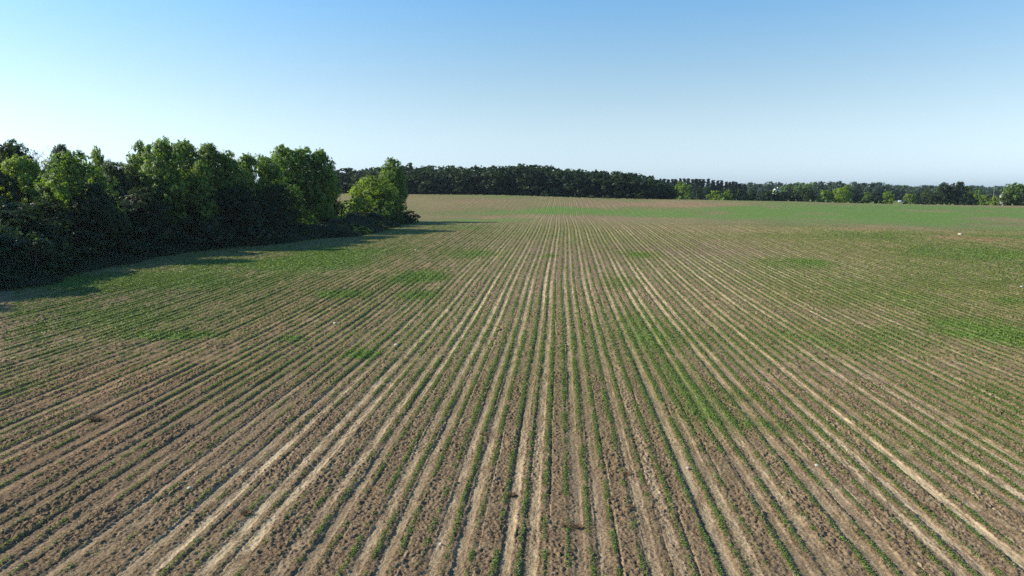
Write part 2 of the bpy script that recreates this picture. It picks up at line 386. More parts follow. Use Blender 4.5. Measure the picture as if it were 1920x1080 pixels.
def add_patch(y0, y1, dx, dy, mode, sink=0.0):
    global off
    xl = max(ranges(y1)[0], -115 if y1 < 200 else -420); xr = ranges(y1)[1]
    xs = np.arange(xl, xr, dx); ys = np.arange(y0, y1+dy*0.5, dy)
    X, Y = np.meshgrid(xs, ys)
    x = X.ravel(); y = Y.ravel()
    keep = ((x > ranges(y)[0]-2) & (x < ranges(y)[1]+2)).reshape(X.shape)
    if mode == 'fine':
        x = x + (rng.random(len(x))-0.5)*dx*0.5; y = y + (rng.random(len(y))-0.5)*dy*0.5*((y > y0+dy) & (y < y1-dy))
    z = H(x, y)
    if mode == 'fine': z = z+relief(x, y, True)
    elif mode == 'mid': z = z+relief(x, y, False)*1.0
    elif mode == 'low': z = z+relief(x, y, False)*0.8
    z = z - sink*(sst(y0+1.2, y0, y))       # the coarser patch dips under the finer one where they overlap
    g, p, r = soil_maps(x, y)
    rg = sst(95, 178, y)*0.75+0.25
    nx, ny = len(xs), len(ys)
    kc = keep[:-1, :-1] & keep[1:, 1:]
    I = (np.arange(ny-1)[:, None]*nx + np.arange(nx-1)[None, :])[kc]
    F = np.stack([I, I+1, I+nx+1, I+nx], 1)
    used = np.zeros(nx*ny, bool); used[F.ravel()] = True
    idx = np.cumsum(used)-1
    SV.append(np.stack([x, y, z], 1)[used]); SF.append(idx[F]+off); SA.append(np.stack([g, p, r, rg], 1)[used])
    off += int(used.sum())
add_patch(14, 42, 0.034, 0.042, 'fine')
add_patch(41, 80, 0.06, 0.085, 'mid', 0.06)
add_patch(79, 172, 0.125, 0.4, 'low', 0.10)
add_patch(170, 430, 0.6, 1.0, 'flat', 0.14)
def spread(a, b, step0, grow, lim):
    out = [0.0]; s = step0
    while out[-1] < lim: 
        out.append(out[-1]+s)
        if out[-1] > b: s *= grow
    return np.array(out)
xs_ = spread(0, 420, 3, 1.1, 4600); xs_ = np.concatenate([-xs_[::-1][:-1], xs_])
ys_ = np.concatenate([[-4600, -2500, -1200, -600, -300, -150, -80, -40], spread(0, 700, 3, 1.08, 5600)[0:]])
X, Y = np.meshgrid(xs_, ys_); x = X.ravel(); y = Y.ravel()
lo, hi = ranges(y); lo = np.maximum(lo, np.where(y < 170, -115, -420))
ins = (y > 17) & (y < 424) & (x > lo+5) & (x < hi-5)
z = H(x, y) - 0.45*ins
g, p, r = soil_maps(x, y)
nx, ny = len(xs_), len(ys_)
I = (np.arange(ny-1)[:, None]*nx + np.arange(nx-1)[None, :]).ravel()
SV.append(np.stack([x, y, z], 1)); SF.append(np.stack([I, I+1, I+nx+1, I+nx], 1)+off); SA.append(np.stack([g, p, r, np.ones_like(x)], 1))
V = np.vstack(SV); F = np.vstack(SF); A = np.vstack(SA)
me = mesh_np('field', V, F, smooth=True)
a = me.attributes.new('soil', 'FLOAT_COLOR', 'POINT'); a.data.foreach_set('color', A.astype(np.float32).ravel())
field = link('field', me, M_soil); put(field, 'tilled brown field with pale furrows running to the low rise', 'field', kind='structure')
print('ground verts', len(V), 'faces', len(F))
del SV, SF, SA, V, F, A

# ------------------------------------------------------------------ crop rows and weeds (stuff: nobody could count the seedlings)
def scatter_rows(y0, y1, per_m, size, seed, spreadw, hgt):
    r = np.random.default_rng(seed)
    ym = y1; xl, xr = max(-0.80*ym-4, -62), 0.78*ym+4
    k = np.arange(math.floor(xl/ROW), math.ceil(xr/ROW)+1)
    L = y1-y0; n = int(len(k)*L*per_m)
    kk = r.choice(k, n); y = y0 + r.random(n)*L
    x = kk*ROW+OFF
    m = (x > -0.80*y-4) & (x < 0.78*y+4); x = x[m]; y = y[m]; kk = kk[m]
    g, p, rd = soil_maps(x, y)
    # plants bunch up and leave gaps; every row is its own
    bunch = vn(x*7.3, y, 0.45, 91)*0.5 + vn(x*3.1, y, 2.3, 92)*0.5
    rowv = _sr[(kk+1024) & 4095][:, 0]
    leftish = sst(-2, -18, x)*sst(70, 30, y)
    dens = 0.30 + 0.75*g + 0.16*sst(-5, 12, x) + 0.20*(rowv-0.5) - 0.20*leftish
    keep = bunch + (r.random(len(x))-0.5)*0.30 < 0.30+0.50*dens
    keep &= r.random(len(x)) > sst(120, 190, y)
    x = x[keep]; y = y[keep]; g = g[keep]
    n = len(x)
    x = x + drift(y) + r.normal(size=n)*spreadw*(1+0.9*g) + (vn(x*5, y, 1.2, 95)-0.5)*0.08
    z = H(x, y) + 0.01 + r.random(n)*hgt*(0.6+0.7*g)
    N = np.stack([r.normal(size=n)*0.6, r.normal(size=n)*0.6, np.ones(n)*0.9], 1)
    S = size*(0.6+0.8*r.random(n))*(0.85+0.5*g)
    return leaves(np.stack([x, y, z], 1), N, S, r, 0.55)
def stack(parts):
    V = []; F = []; T = []; o = 0
    for v, f, t in parts: V.append(v); F.append(f+o); T.append(t); o += len(v)
    return np.vstack(V), np.vstack(F), np.concatenate(T)
V, F, T = stack([scatter_rows(15, 46, 400, 0.031, 1, 0.045, 0.13), scatter_rows(46, 85, 120, 0.055, 2, 0.055, 0.12), scatter_rows(85, 190, 34, 0.085, 3, 0.07, 0.11)])
print('crop leaves', len(F))
put(link('crop_rows', mesh_np('crop_rows', V, F, tone=T), M_crop), 'rows of small green crop seedlings standing between the pale furrows', 'crop', kind='stuff')
def scatter_weeds(y0, y1, per_m2, size, seed):
    r = np.random.default_rng(seed)
    xl, xr = max(-0.80*y1-4, -62), 0.78*y1+4
    n = int((xr-xl)*(y1-y0)*per_m2); x = xl+r.random(n)*(xr-xl); y = y0+r.random(n)*(y1-y0)
    m = (x > -0.80*y-4) & (x < 0.78*y+4); x = x[m]; y = y[m]
    g, p, rd = soil_maps(x, y)
    b = vn(x, y, 0.5, 101)*0.55+vn(x, y, 0.16, 103)*0.45
    keep = b + (r.random(len(x))-0.5)*0.25 < 0.17 + 0.36*g
    keep &= r.random(len(x)) > sst(120, 190, y)
    x = x[keep]; y = y[keep]; g = g[keep]; n = len(x)
    z = H(x, y)+0.015+r.random(n)*0.07*(0.5+1.5*g)
    N = np.stack([r.normal(size=n)*0.5, r.normal(size=n)*0.5, np.ones(n)], 1)
    return leaves(np.stack([x, y, z], 1), N, size*(0.5+0.9*r.random(n)), r, 0.5)
V, F, T = stack([scatter_weeds(15, 46, 240, 0.026, 11), scatter_weeds(46, 85, 95, 0.042, 12), scatter_weeds(85, 190, 26, 0.065, 13)])
print('weed leaves', len(F))
put(link('low_weeds', mesh_np('low_weeds', V, F, tone=T), M_weed), 'low green weeds growing in patches across the tilled soil', 'weeds', kind='stuff')
del V, F, T

# ------------------------------------------------------------------ trees
def crown_data(seed, Hh, Wd, base, shape, nlobe, nleaf, leaf, lobe=0.12, layers=0.22):
    r = np.random.default_rng(seed)
    P = []; N = []
    c0 = np.array([0, 0, base+(Hh-base)*0.45])
    ctr = []
    for i in range(nlobe):
        t = r.random()
        if shape == 'round': rad = math.sqrt(max(0.03, 1-((t-0.42)/0.60)**2))
        elif shape == 'tall': rad = (0.7+0.3*math.sin(min(1, t/0.4)*math.pi/2)) * (1 if t < 0.4 else math.sqrt(max(0.06, 1-((t-0.4)/0.60)**2)))
        elif shape == 'bush': rad = math.sqrt(max(0.03, 1-(t*0.96)**2))*(0.85+0.15*math.sin(t*3))
        elif shape == 'pine': rad = max(0.08, 1-t)**0.9*(0.8+0.35*(i % 3 == 0))
        a = r.random()*2*math.pi
        wob = 1+0.22*math.sin(a*2+seed)+0.13*math.sin(a*3+seed*1.7+t*5)
        inner = r.random() < layers
        q = rad*wob*(0.15+0.4*r.random() if inner else 0.62+0.33*r.random())
        c = np.array([q*Wd/2*math.cos(a), q*Wd/2*math.sin(a), base+(Hh-base)*t*0.95])
        rl = Wd*lobe*(0.6+0.8*r.random())*(0.8 if t > 0.8 else 1)
        ctr.append((c, rl))
    tot = sum(rl**2 for c, rl in ctr)
    for c, rl in ctr:
        n = max(6, int(nleaf*rl*rl/tot))
        d = r.normal(size=(n, 3)); d /= np.linalg.norm(d, axis=1, keepdims=True)
        # leaf sprays: small knots on each lobe, so its outline is ragged
        k = max(3, n//22); kd = r.normal(size=(k, 3)); kd /= np.linalg.norm(kd, axis=1, keepdims=True)
        kr = rl*((0.40+0.45*r.random(k)) if leaf > 0.3 else (0.55+0.65*r.random(k)))
        ki = r.integers(0, k, n)
        p = c + kd[ki]*kr[ki][:, None]*np.array([1.05, 1.05, 0.85]) + d*rl*0.30*r.random((n, 1))**0.5
        out = p-c0; out /= np.maximum(np.linalg.norm(out, axis=1, keepdims=True), 1e-6)
        P.append(p); N.append(1.1*kd[ki]+0.55*out+r.normal(size=(n, 3))*0.42+np.array([0, 0, 0.3]))
    P = np.vstack(P); N = np.vstack(N)
    m = P[:, 2] > 0.03*Hh; P = P[m]; N = N[m]
    S = leaf*(0.55+0.8*r.random(len(P)))
    V, F, T = leaves(P, N, S, r, 0.62)
    return V, F, T, ctr
def trunk_data(seed, Hh, base, ctr, thick, sides=7, limbs=9):
    r = np.random.default_rng(seed+500)
    top = Hh*0.82; lean = r.normal(size=2)*0.02*Hh
    sp = [np.array([lean[0]*t*t+0.12*math.sin(t*6+seed), lean[1]*t*t, top*t]) for t in np.linspace(0, 1, 8)]
    sp[0][2] = -0.3
    parts = [tube(sp, [thick*(1.35 if i == 0 else 1)*(1-0.88*i/7) for i in range(8)], sides)]
    idx = r.choice(len(ctr), min(limbs, len(ctr)), replace=False)
    for i in idx:
        c, rl = ctr[i]
        t0 = min(0.8, max(0.12, (c[2]*0.55)/top)); s = np.array([lean[0]*t0*t0, lean[1]*t0*t0, top*t0])
        mid = (s+c)/2+np.array([0, 0, 0.06*Hh]); 
        parts.append(tube([s, s*0.6+mid*0.4, mid, c], [thick*0.42, thick*0.34, thick*0.22, thick*0.07], 5))
    return joined(parts)
PROTO = {}
def proto(kind, seed, Hh, Wd, base, shape, nl, nleaf, leaf, thick, lobe=0.12, layers=0.22):
    V, F, T, ctr = crown_data(seed, Hh, Wd, base, shape, nl, nleaf, leaf, lobe, layers)
    # keep the crown's overall size what it was asked to be
    V[:, 2] *= Hh/np.percentile(V[:, 2], 99.8)
    cm = mesh_np(kind+'_crown', V, F, tone=T); cm.materials.append(M_leaf)
    tv, tf = trunk_data(seed, Hh, base, ctr, thick)
    tm = mesh_np(kind+'_trunk', tv, tf, smooth=True); tm.materials.append(M_bark)
    PROTO.setdefault(kind, []).append((cm, tm, Hh, Wd))
for s in range(4): proto('tall', 10+s, 18, 9.5, 1.8, 'tall', 120, 46000, 0.175, 0.32, 0.14)
for s in range(4): proto('round', 20+s, 16, 11, 1.5, 'round', 120, 46000, 0.175, 0.34, 0.135)
for s in range(3): proto('bush', 30+s, 5, 5, 0.1, 'bush', 45, 7000, 0.12, 0.10, 0.14)
for s in range(5): proto('faround', 40+s, 18, 16, 0.3, 'round', 150, 15000, 0.38, 0.34, 0.125)
for s in range(3): proto('fartall', 50+s, 18, 9, 1.2, 'tall', 65, 7000, 0.42, 0.30, 0.145)
for s in range(3): proto('farbush', 60+s, 7, 9, 0.1, 'bush', 50, 4500, 0.34, 0.12, 0.135)
for s in range(3): proto('pine', 70+s, 16, 6, 2.0, 'pine', 70, 3500, 0.45, 0.22, 0.15)
TR = random.Random(3)
def tree(px, d, top, wpx, kind, col, name, label, cat='tree', group=None, var=None):
    """a tree whose top shows at photo pixel (px, top) from distance d"""
    P = at(px, top, d); gz = float(H(P[0], P[1])); h = max(1.0, P[2]-gz)
    return tree_xy(P[0], P[1], h, wpx*d/1280, kind, col, name, label, cat, group, var)
def tree_xy(x, y, h, w, kind, col, name, label, cat='tree', group=None, var=None):
    pr = PROTO[kind]; cm, tm, Hh, Wd = pr[(TR.randrange(len(pr)) if var is None else var) % len(pr)]
    e = bpy.data.objects.new(name, None); COL.objects.link(e); e.empty_display_size = 0.5
    e.location = (x, y, float(H(x, y))-0.05); e.rotation_euler = (0, 0, TR.random()*6.28)
    put(e, label, cat, group)
    sx = w/Wd; sz = h/Hh
    e.scale = (sx, sx, sz)
    j = 1+TR.uniform(-0.10, 0.10)
    c = bpy.data.objects.new('crown', cm); COL.objects.link(c); c.parent = e; c.color = (col[0]*j, col[1]*j, col[2]*j, 1)
    t = bpy.data.objects.new('trunk', tm); COL.objects.link(t); t.parent = e
    return e

DK = (0.034, 0.060, 0.018); MD = (0.135, 0.215, 0.040); LT = (0.18, 0.265, 0.044); YG = (0.21, 0.29, 0.042); BL = (0.048, 0.085, 0.042); HZ = (0.085, 0.125, 0.085); OL = (0.100, 0.135, 0.042)  # lit greens raised and DK lowered: sun and shade contrast put into colour
GL = 'trees of the left wood'
LEFT = [
 (14, 108, 265, 120, 'round', DK, 'dark tree at the far left edge of the left wood, cut by the frame'),
 (46, 103, 294, 88, 'tall', YG, 'sunlit yellow-green tree in front at the left end of the left wood'),
 (112, 140, 272, 66, 'tall', BL, 'pale hazy treetop showing behind the two front trees at the left'),
 (132, 101, 284, 108, 'tall', MD, 'broad green tree just right of the sunlit yellow-green tree'),
 (182, 120, 277, 40, 'tall', YG, 'narrow pointed yellow-green treetop standing alone above its neighbours'),
 (210, 112, 303, 74, 'round', BL, 'dull blue-green tree in the dip of the left wood skyline'),
 (238, 117, 308, 70, 'round', OL, 'low olive tree in the skyline dip left of the tall clump'),
 (266, 122, 266, 66, 'tall', MD, 'leftmost tall tree of the high clump in the left wood'),
 (302, 118, 261, 84, 'tall', MD, 'highest tree of the left wood, with a broad green crown'),
 (345, 126, 265, 84, 'tall', MD, 'tall green tree right beside the highest tree of the left wood'),
 (388, 130, 270, 80, 'tall', MD, 'tall tree at the right shoulder of the high clump'),
 (376, 122, 302, 54, 'tall', MD, 'lower green tree standing in front of the high clump shoulder'),
 (428, 132, 285, 68, 'tall', LT, 'light-topped tree where the left wood skyline steps down'),
 (458, 137, 289, 58, 'tall', MD, 'dark narrow tree in the middle of the left wood skyline saddle'),
 (492, 141, 292, 70, 'round', MD, 'rounded tree left of the last high group of the left wood'),
 (530, 150, 273, 78, 'tall', MD, 'tall tree with bright top at the left of the last high group'),
 (570, 154, 278, 78, 'tall', MD, 'full-crowned tree in the middle of the last high group'),
 (602, 155, 281, 56, 'tall', MD, 'right end tree of the left wood leaning over the gap'),
 (615, 166, 318, 44, 'round', DK, 'dark lower tree tucked beneath the right end tree'),
 (696, 176, 331, 86, 'round', YG, 'bright rounded tree beside the lone tall tree at the wood corner'),
 (734, 184, 297, 56, 'tall', MD, 'lone tall slender tree at the corner of the field'),
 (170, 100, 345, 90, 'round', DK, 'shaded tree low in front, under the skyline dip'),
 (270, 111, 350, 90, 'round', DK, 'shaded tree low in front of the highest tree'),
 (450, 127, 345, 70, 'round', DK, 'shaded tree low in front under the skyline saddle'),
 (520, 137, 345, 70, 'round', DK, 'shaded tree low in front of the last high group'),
]
for i, (px, d, top, w, k, c, lab) in enumerate(LEFT):
    tree(px, d, top, w, k, c, 'broadleaf_tree', lab, 'tree', GL, i)
BUSH = [
 (640, 172, 376, 34, YG, 'small bright yellow-green sapling in the gap right of the wood'),
 (668, 168, 366, 66, YG, 'bright yellow-green shrub at the foot of the rounded tree'),
 (583, 148, 391, 44, LT, 'light green shrub catching sun under the right end of the wood'),
 (636, 154, 402, 40, LT, 'light green shrub below the bright sapling'),
 (722, 172, 372, 56, MD, 'green shrub at the foot of the lone tall tree'),
 (745, 176, 396, 40, OL, 'olive shrub between the tall tree and the corner bush'),
 (768, 179, 394, 40, DK, 'dark round bush at the very corner of the wood'),
 (1, 84, 417, 22, LT, 'small bright shrub at the left edge of the photo'),
 (655, 148, 418, 66, LT, 'low pale bush on the field edge before the rounded tree'),
 (712, 158, 413, 50, OL, 'low pale olive bush on the field edge near the corner'),
]
for i, (px, d, top, w, c, lab) in enumerate(BUSH):
    tree(px, d, top, w, 'bush', c, 'shrub', lab, 'shrub', 'shrubs along the left wood', i)
for i, (xx, yy) in enumerate([(-76, 70), (-78, 60), (-84, 50)]):
    tree_xy(xx, yy, 14+TR.random()*2, 11, 'tall', MD, 'broadleaf_tree', 'tree of the left wood just outside the left edge of the photo', 'tree', 'trees of the left wood outside the photo')
EDY = [0, 69, 74, 81, 90, 102, 108, 116, 121, 132, 138, 152, 180, 200]
EDX = [-61, -61, -60, -61, -62, -62.5, -62, -58.3, -53.3, -49.5, -43, -40, -40.4, -43]
def edge_x(y): return np.interp(y, EDY, EDX)
NTH = ['first', 'second', 'third', 'fourth', 'fifth', 'sixth', 'seventh', 'eighth', 'ninth', 'tenth', 'eleventh', 'twelfth', 'thirteenth', 'fourteenth']
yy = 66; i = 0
while yy < 128:     # the wood's low outer skirt, its shade also put into darker leaf colours
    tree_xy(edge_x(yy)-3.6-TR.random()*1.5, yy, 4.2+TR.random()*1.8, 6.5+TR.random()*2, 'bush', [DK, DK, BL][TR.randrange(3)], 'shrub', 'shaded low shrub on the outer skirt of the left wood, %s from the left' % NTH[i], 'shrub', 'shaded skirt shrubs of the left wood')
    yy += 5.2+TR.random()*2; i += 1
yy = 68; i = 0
while yy < 134:  # mid-height trees, shade likewise put into their dark leaf colours
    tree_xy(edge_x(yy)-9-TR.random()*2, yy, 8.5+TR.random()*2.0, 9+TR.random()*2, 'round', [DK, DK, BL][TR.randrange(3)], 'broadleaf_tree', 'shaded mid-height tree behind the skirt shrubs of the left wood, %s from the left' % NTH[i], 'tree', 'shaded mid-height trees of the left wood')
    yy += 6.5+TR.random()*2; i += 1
# depth of the left wood, and its trees out to the side that throw their shade into the picture
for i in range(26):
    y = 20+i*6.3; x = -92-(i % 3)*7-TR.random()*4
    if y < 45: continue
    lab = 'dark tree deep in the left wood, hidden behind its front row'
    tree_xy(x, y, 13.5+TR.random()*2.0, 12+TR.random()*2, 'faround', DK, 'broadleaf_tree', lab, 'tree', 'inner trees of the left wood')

for xx, yy in [(-79, 62), (-81, 73), (-80, 84), (-83, 95), (-80, 105), (-79, 54)]:  # inner trees added to keep the sun off the front shrubs
    tree_xy(xx, yy, 12.8+TR.random(), 11, 'faround', DK, 'broadleaf_tree', 'dark tree added between the front and the tall trees to shade the left end', 'tree', 'added shade trees at the left end')
# bare dead trees over the left skyline
def branchy(seed, h):
    r = random.Random(seed); tr = []; tw = []
    def grow(p, d, L, rad, lev):
        q = p+d*L; (tr if lev < 2 else tw).append(tube([p, (p+q)/2+np.array([r.uniform(-1, 1), r.uniform(-1, 1), 0])*L*0.04, q], [rad, rad*0.8, rad*0.6], 5))
        if lev >= 5: return
        for k in range(3 if lev else 4):
            e = d+np.array([r.uniform(-1, 1), r.uniform(-1, 1), r.uniform(-0.1, 0.6)])*0.55; e /= np.linalg.norm(e)
            grow(p+d*L*r.uniform(0.55, 1), e, L*r.uniform(0.5, 0.72), rad*0.55, lev+1)
    grow(np.zeros(3), np.array([0, 0, 1.0]), h*0.42, 0.16, 0)
    return joined(tr), joined(tw)
for i, (px, d, top, lab) in enumerate([(58, 118, 262, 'bare grey dead treetop above the left end of the wood'), (88, 124, 270, 'second bare dead treetop, right of the dark left-end tree')]):
    P = at(px, top, d); gz = float(H(P[0], P[1])); h = P[2]-gz
    (a, b), (c, e_) = branchy(4+i, h)
    sc = h/max(a[:, 2].max(), c[:, 2].max()); 
    e = bpy.data.objects.new('dead_tree', None); COL.objects.link(e); e.location = (P[0], P[1], gz-0.05); e.scale = (sc, sc, sc)
    put(e, lab, 'dead tree', 'bare dead trees')
    link('trunk', mesh_np('dead_trunk', a, b, True), M_deadbark, e); link('twigs', mesh_np('dead_twigs', c, e_, True), M_deadbark, e)

# undergrowth along the edge of the left wood
r = np.random.default_rng(77)
n = 210000
y = 45+155*r.random(n)**0.9; s = r.random(n)**0.8*9.5; x = edge_x(y)-s + (vn(y, y*0, 3.5, 7)-0.5)*3.0
top = (0.5+2.6*sst(0, 7, s))*(0.35+1.1*fbm(x, y, 4.2, 9, 3))
P = np.stack([x, y, H(x, y)+top*(0.25+0.75*r.random(n)**0.5)], 1)
N = r.normal(size=(n, 3))*0.7+np.array([0.4, -0.2, 0.7])
V, F, T = leaves(P, N, 0.05+0.10*r.random(n)+0.0005*y, r, 0.45)
put(link('undergrowth', mesh_np('undergrowth', V, F, tone=T), M_brush), 'dark tangled undergrowth and tall weeds along the foot of the left wood', 'undergrowth', kind='stuff')

# the far wood on the rise
ORD = ['first', 'second', 'third', 'fourth', 'fifth', 'sixth', 'seventh', 'eighth', 'ninth', 'tenth', 'eleventh', 'twelfth', 'thirteenth', 'fourteenth', 'fifteenth', 'sixteenth', 'seventeenth', 'eighteenth', 'nineteenth', 'twentieth']
ORD += ['twenty-'+q for q in ORD[:9]]+['thirtieth']+['thirty-'+q for q in ORD[:9]]+['fortieth']
PX = [620, 642, 656, 669, 685, 700, 756, 781, 798, 825, 850, 871, 887, 902, 915, 933, 954, 981, 996, 1008, 1033, 1052, 1062, 1081, 1093, 1110, 1127, 1143, 1160, 1175, 1185, 1195, 1208, 1222, 1235, 1248, 1262, 1277]
PT = [322, 316, 315, 318, 320, 313, 310, 312, 311, 309, 312, 312, 311, 313, 310, 310, 311, 307, 309, 309, 310, 312, 318, 315, 317, 318, 321, 319, 320, 323, 328, 326, 329, 331, 336, 347, 357, 368]
def prof(px): return float(np.interp(px, PX, PT))
px = 634; fr_ = []
while px < 1262: fr_.append(px); px += 24+TR.uniform(-4, 5)
for i, px in enumerate(fr_):
    c = [DK, DK, BL, DK][TR.randrange(4)]
    tree(px, 382+TR.uniform(-3, 6), prof(px)+TR.uniform(3, 7), 62+TR.uniform(-4, 8), 'faround', c, 'broadleaf_tree', 'dark tree in the front row of the far wood, %s from its left end' % ORD[i], 'tree', 'front row of the far wood')
px = 628; bk = []
while px < 1240: bk.append(px); px += 22+TR.uniform(-4, 5)
for i, px in enumerate(bk):
    tree(px, 398+TR.uniform(-3, 8), prof(px)+TR.uniform(-1, 1.5), 56+TR.uniform(-5, 6), ['faround', 'fartall'][TR.random() < 0.2], [DK, DK, BL][TR.randrange(3)], 'broadleaf_tree', 'treetop over the front row of the far wood, %s from the left' % ORD[i], 'tree', 'back row of the far wood')
tree(768, 420, 305, 22, 'fartall', OL, 'broadleaf_tree', 'paler hazy treetop poking above the left part of the far wood', 'tree')
tree(1158, 376, 333, 18, 'fartall', (0.06, 0.085, 0.05), 'broadleaf_tree', 'greyish paler tree on the front of the far wood, right of centre', 'tree')
for px, top, w, lab in [(1131, 366, 7, 'tiny pale sapling at the foot of the far wood, left of a pair'), (1139, 365, 9, 'tiny pale sapling at the foot of the far wood, right of a pair'), (1108, 364, 14, 'grey-green bush at the foot of the far wood, left of the saplings'), (1022, 357, 16, 'grey-green bush at the foot of the middle of the far wood')]:
    tree(px, 372, top, w, 'farbush', (0.10, 0.13, 0.07), 'shrub', lab, 'shrub', 'small growth below the far wood')
tree(1256, 384, 352, 34, 'farbush', DK, 'shrub', 'dark low bush ending the far wood on its right', 'shrub')
tree(1297, 420, 369, 9, 'farbush', DK, 'shrub', 'small dark bush alone in the gap right of the far wood', 'shrub')

# pines behind on the right
px = 1232; k = 0
PNX = [1232, 1274, 1321, 1348, 1370, 1385, 1400]; PNT = [335, 334, 334, 337, 340, 342, 345]
while px < 1402:
    tree(px, 640+TR.uniform(-6, 14), float(np.interp(px, PNX, PNT))+TR.uniform(-1, 2), 20+TR.uniform(-2, 4), 'pine', (0.022, 0.040, 0.024), 'pine_tree', 'dark pine in the distant pine row, %s from its left end' % ORD[k], 'pine', 'distant row of pines')
    px += 7.5+TR.uniform(-1.5, 1.5); k += 1
for px, d, top, w, c, lab in [(1279, 520, 341, 36, LT, 'pale green rounded tree in front of the distant pines'), (1250, 540, 352, 26, DK, 'dark tree between the far wood and the pale green tree'),
        (1308, 540, 352, 26, DK, 'dark rounded tree right of the pale green rounded tree'), (1326, 550, 350, 26, BL, 'dark bluish tree before the pines, left of the hedge')]:
    tree(px, d, top, w, 'faround', c, 'broadleaf_tree', lab, 'tree', 'trees below the pines')

# hedgerow and field trees at the right edge
HED = [(1342, 450, 357, 30, LT, 'farbush', 'bright green bush at the left end of the hedgerow'), (1366, 452, 354, 30, MD, 'farbush', 'green bush, second from the left end of the hedgerow'),
 (1388, 454, 353, 32, DK, 'farbush', 'dark hedgerow bush below the right end of the pines'), (1412, 456, 356, 30, DK, 'farbush', 'dark hedgerow bush left of the white house'),
 (1436, 456, 357, 28, DK, 'farbush', 'dark hedgerow bush below the white house gable'), (1452, 458, 356, 26, MD, 'farbush', 'green hedgerow bush right below the white house'),
 (1463, 455, 359, 30, DK, 'farbush', 'dark hedgerow bush hiding the foot of the white house'), (1444, 454, 358, 30, DK, 'farbush', 'dark broad hedgerow bush just left of the white house foot'),
 (1474, 458, 358, 26, DK, 'farbush', 'dark hedgerow bush right of the white house'), (1492, 458, 358, 24, DK, 'farbush', 'dark hedgerow bush left of the round dark hedgerow tree'),
 (1513, 456, 353, 34, DK, 'faround', 'round dark hedgerow tree left of the bright green one'), (1548, 455, 356, 36, LT, 'farbush', 'bright green low tree in the middle of the hedgerow'),
 (1580, 452, 349, 36, YG, 'faround', 'brightest yellow-green tree of the hedgerow'), (1607, 450, 364, 20, DK, 'farbush', 'dark low bush right of the brightest hedgerow tree'),
 (1626, 450, 359, 22, MD, 'farbush', 'green bush between two gaps of the hedgerow'), (1644, 450, 359, 20, DK, 'farbush', 'dark bush left of the round bright bush by the shed'),
 (1665, 448, 358, 26, LT, 'faround', 'round bright bush left of the pale shed roof'), (1705, 446, 363, 20, YG, 'farbush', 'small bright bush right of the pale shed roof'),
 (1720, 450, 360, 20, BL, 'farbush', 'dull bluish bush right of the small bright bush'), (1738, 452, 356, 24, OL, 'faround', 'olive tree left of the two big dark trees'),
 (1752, 436, 364, 22, DK, 'farbush', 'dark bush at the foot of the two big dark trees'),
 (1771, 434, 342, 30, DK, 'faround', 'left one of the two big dark trees on the right'), (1797, 432, 341, 32, DK, 'faround', 'right one of the two big dark trees on the right'),
 (1818, 440, 360, 26, DK, 'farbush', 'dark bush right beside the two big dark trees'), (1834, 450, 354, 22, MD, 'farbush', 'green bush between the dark trees and the bright bushes'),
 (1848, 425, 365, 22, LT, 'farbush', 'bright green bush left of the last big tree'), (1868, 420, 367, 22, YG, 'farbush', 'yellow-green bush below the house at the right'),
 (1884, 415, 362, 26, OL, 'farbush', 'olive bush at the foot of the last big tree'), (1905, 418, 343, 44, MD, 'faround', 'last big tree at the right edge of the photo'),
 (1922, 412, 362, 30, DK, 'farbush', 'dark bush cut off by the right edge of the photo'), (1818, 520, 348, 18, MD, 'fartall', 'slim green tree behind the right big dark tree')]
for px, d, top, w, c, k, lab in HED:
    tree(px, d, top, w, k, c, 'shrub' if k == 'farbush' else 'broadleaf_tree', lab, 'shrub' if k == 'farbush' else 'tree', 'hedgerow at the right end of the field')

# far tree line behind the hedgerow
FX = [1390, 1405, 1417, 1441, 1453, 1467, 1483, 1492, 1504, 1517, 1532, 1545, 1556, 1570, 1581, 1625, 1643, 1661, 1679, 1698, 1714, 1729, 1745, 1754, 1790, 1821, 1843, 1854, 1930]
FT = [344, 342, 343, 341, 341, 344, 345, 343, 342, 344, 337, 338, 338, 340, 342, 340, 342, 342, 344, 346, 347, 348, 347, 350, 350, 348, 351, 353, 354]
px = 1392; k = 0
while px < 1930:
    tree(px, 760+TR.uniform(-30, 90), float(np.interp(px, FX, FT))+TR.uniform(-1, 3), 28+TR.uniform(-4, 6), ['faround', 'fartall'][TR.random() < 0.3], [HZ, MD, HZ, BL][TR.randrange(4)], 'broadleaf_tree', 'hazy tree of the far tree line behind the hedgerow, %s from its left end' % ORD[k], 'tree', 'far tree line behind the hedgerow')  # HZ is a greyed, lightened green: distance haze put into leaf colour
    px += 15+TR.uniform(-3, 4); k += 1

# distant woodland: one mass out to the horizon
r = np.random.default_rng(123)
PV = []; NV = []; SS = []
for i in range(900):
    d = 1000+2600*r.random()**1.2; pxx = 1150+820*r.random() if r.random() < 0.8 else -60+1300*r.random()
    p = at(pxx, 355, d); h = 14+6*r.random(); w = 12+8*r.random(); gz = float(H(p[0], p[1]))
    n = 240; dd = r.normal(size=(n, 3)); dd /= np.linalg.norm(dd, axis=1, keepdims=True)
    q = np.array([p[0], p[1], gz+h*0.5])+dd*np.array([w/2, w/2, h/2])*(0.7+0.4*r.random((n, 1)))
    PV.append(q); NV.append(dd+r.normal(size=(n, 3))*0.4); SS.append(np.full(n, 1.5)*(0.5+r.random(n)))
V, F, T = leaves(np.vstack(PV), np.vstack(NV), np.concatenate(SS), r, 0.65)
put(link('distant_woodland', mesh_np('distant_woodland', V, F, tone=T), M_farwood), 'hazy blue woodland along the horizon beyond the field', 'woodland', kind='stuff')

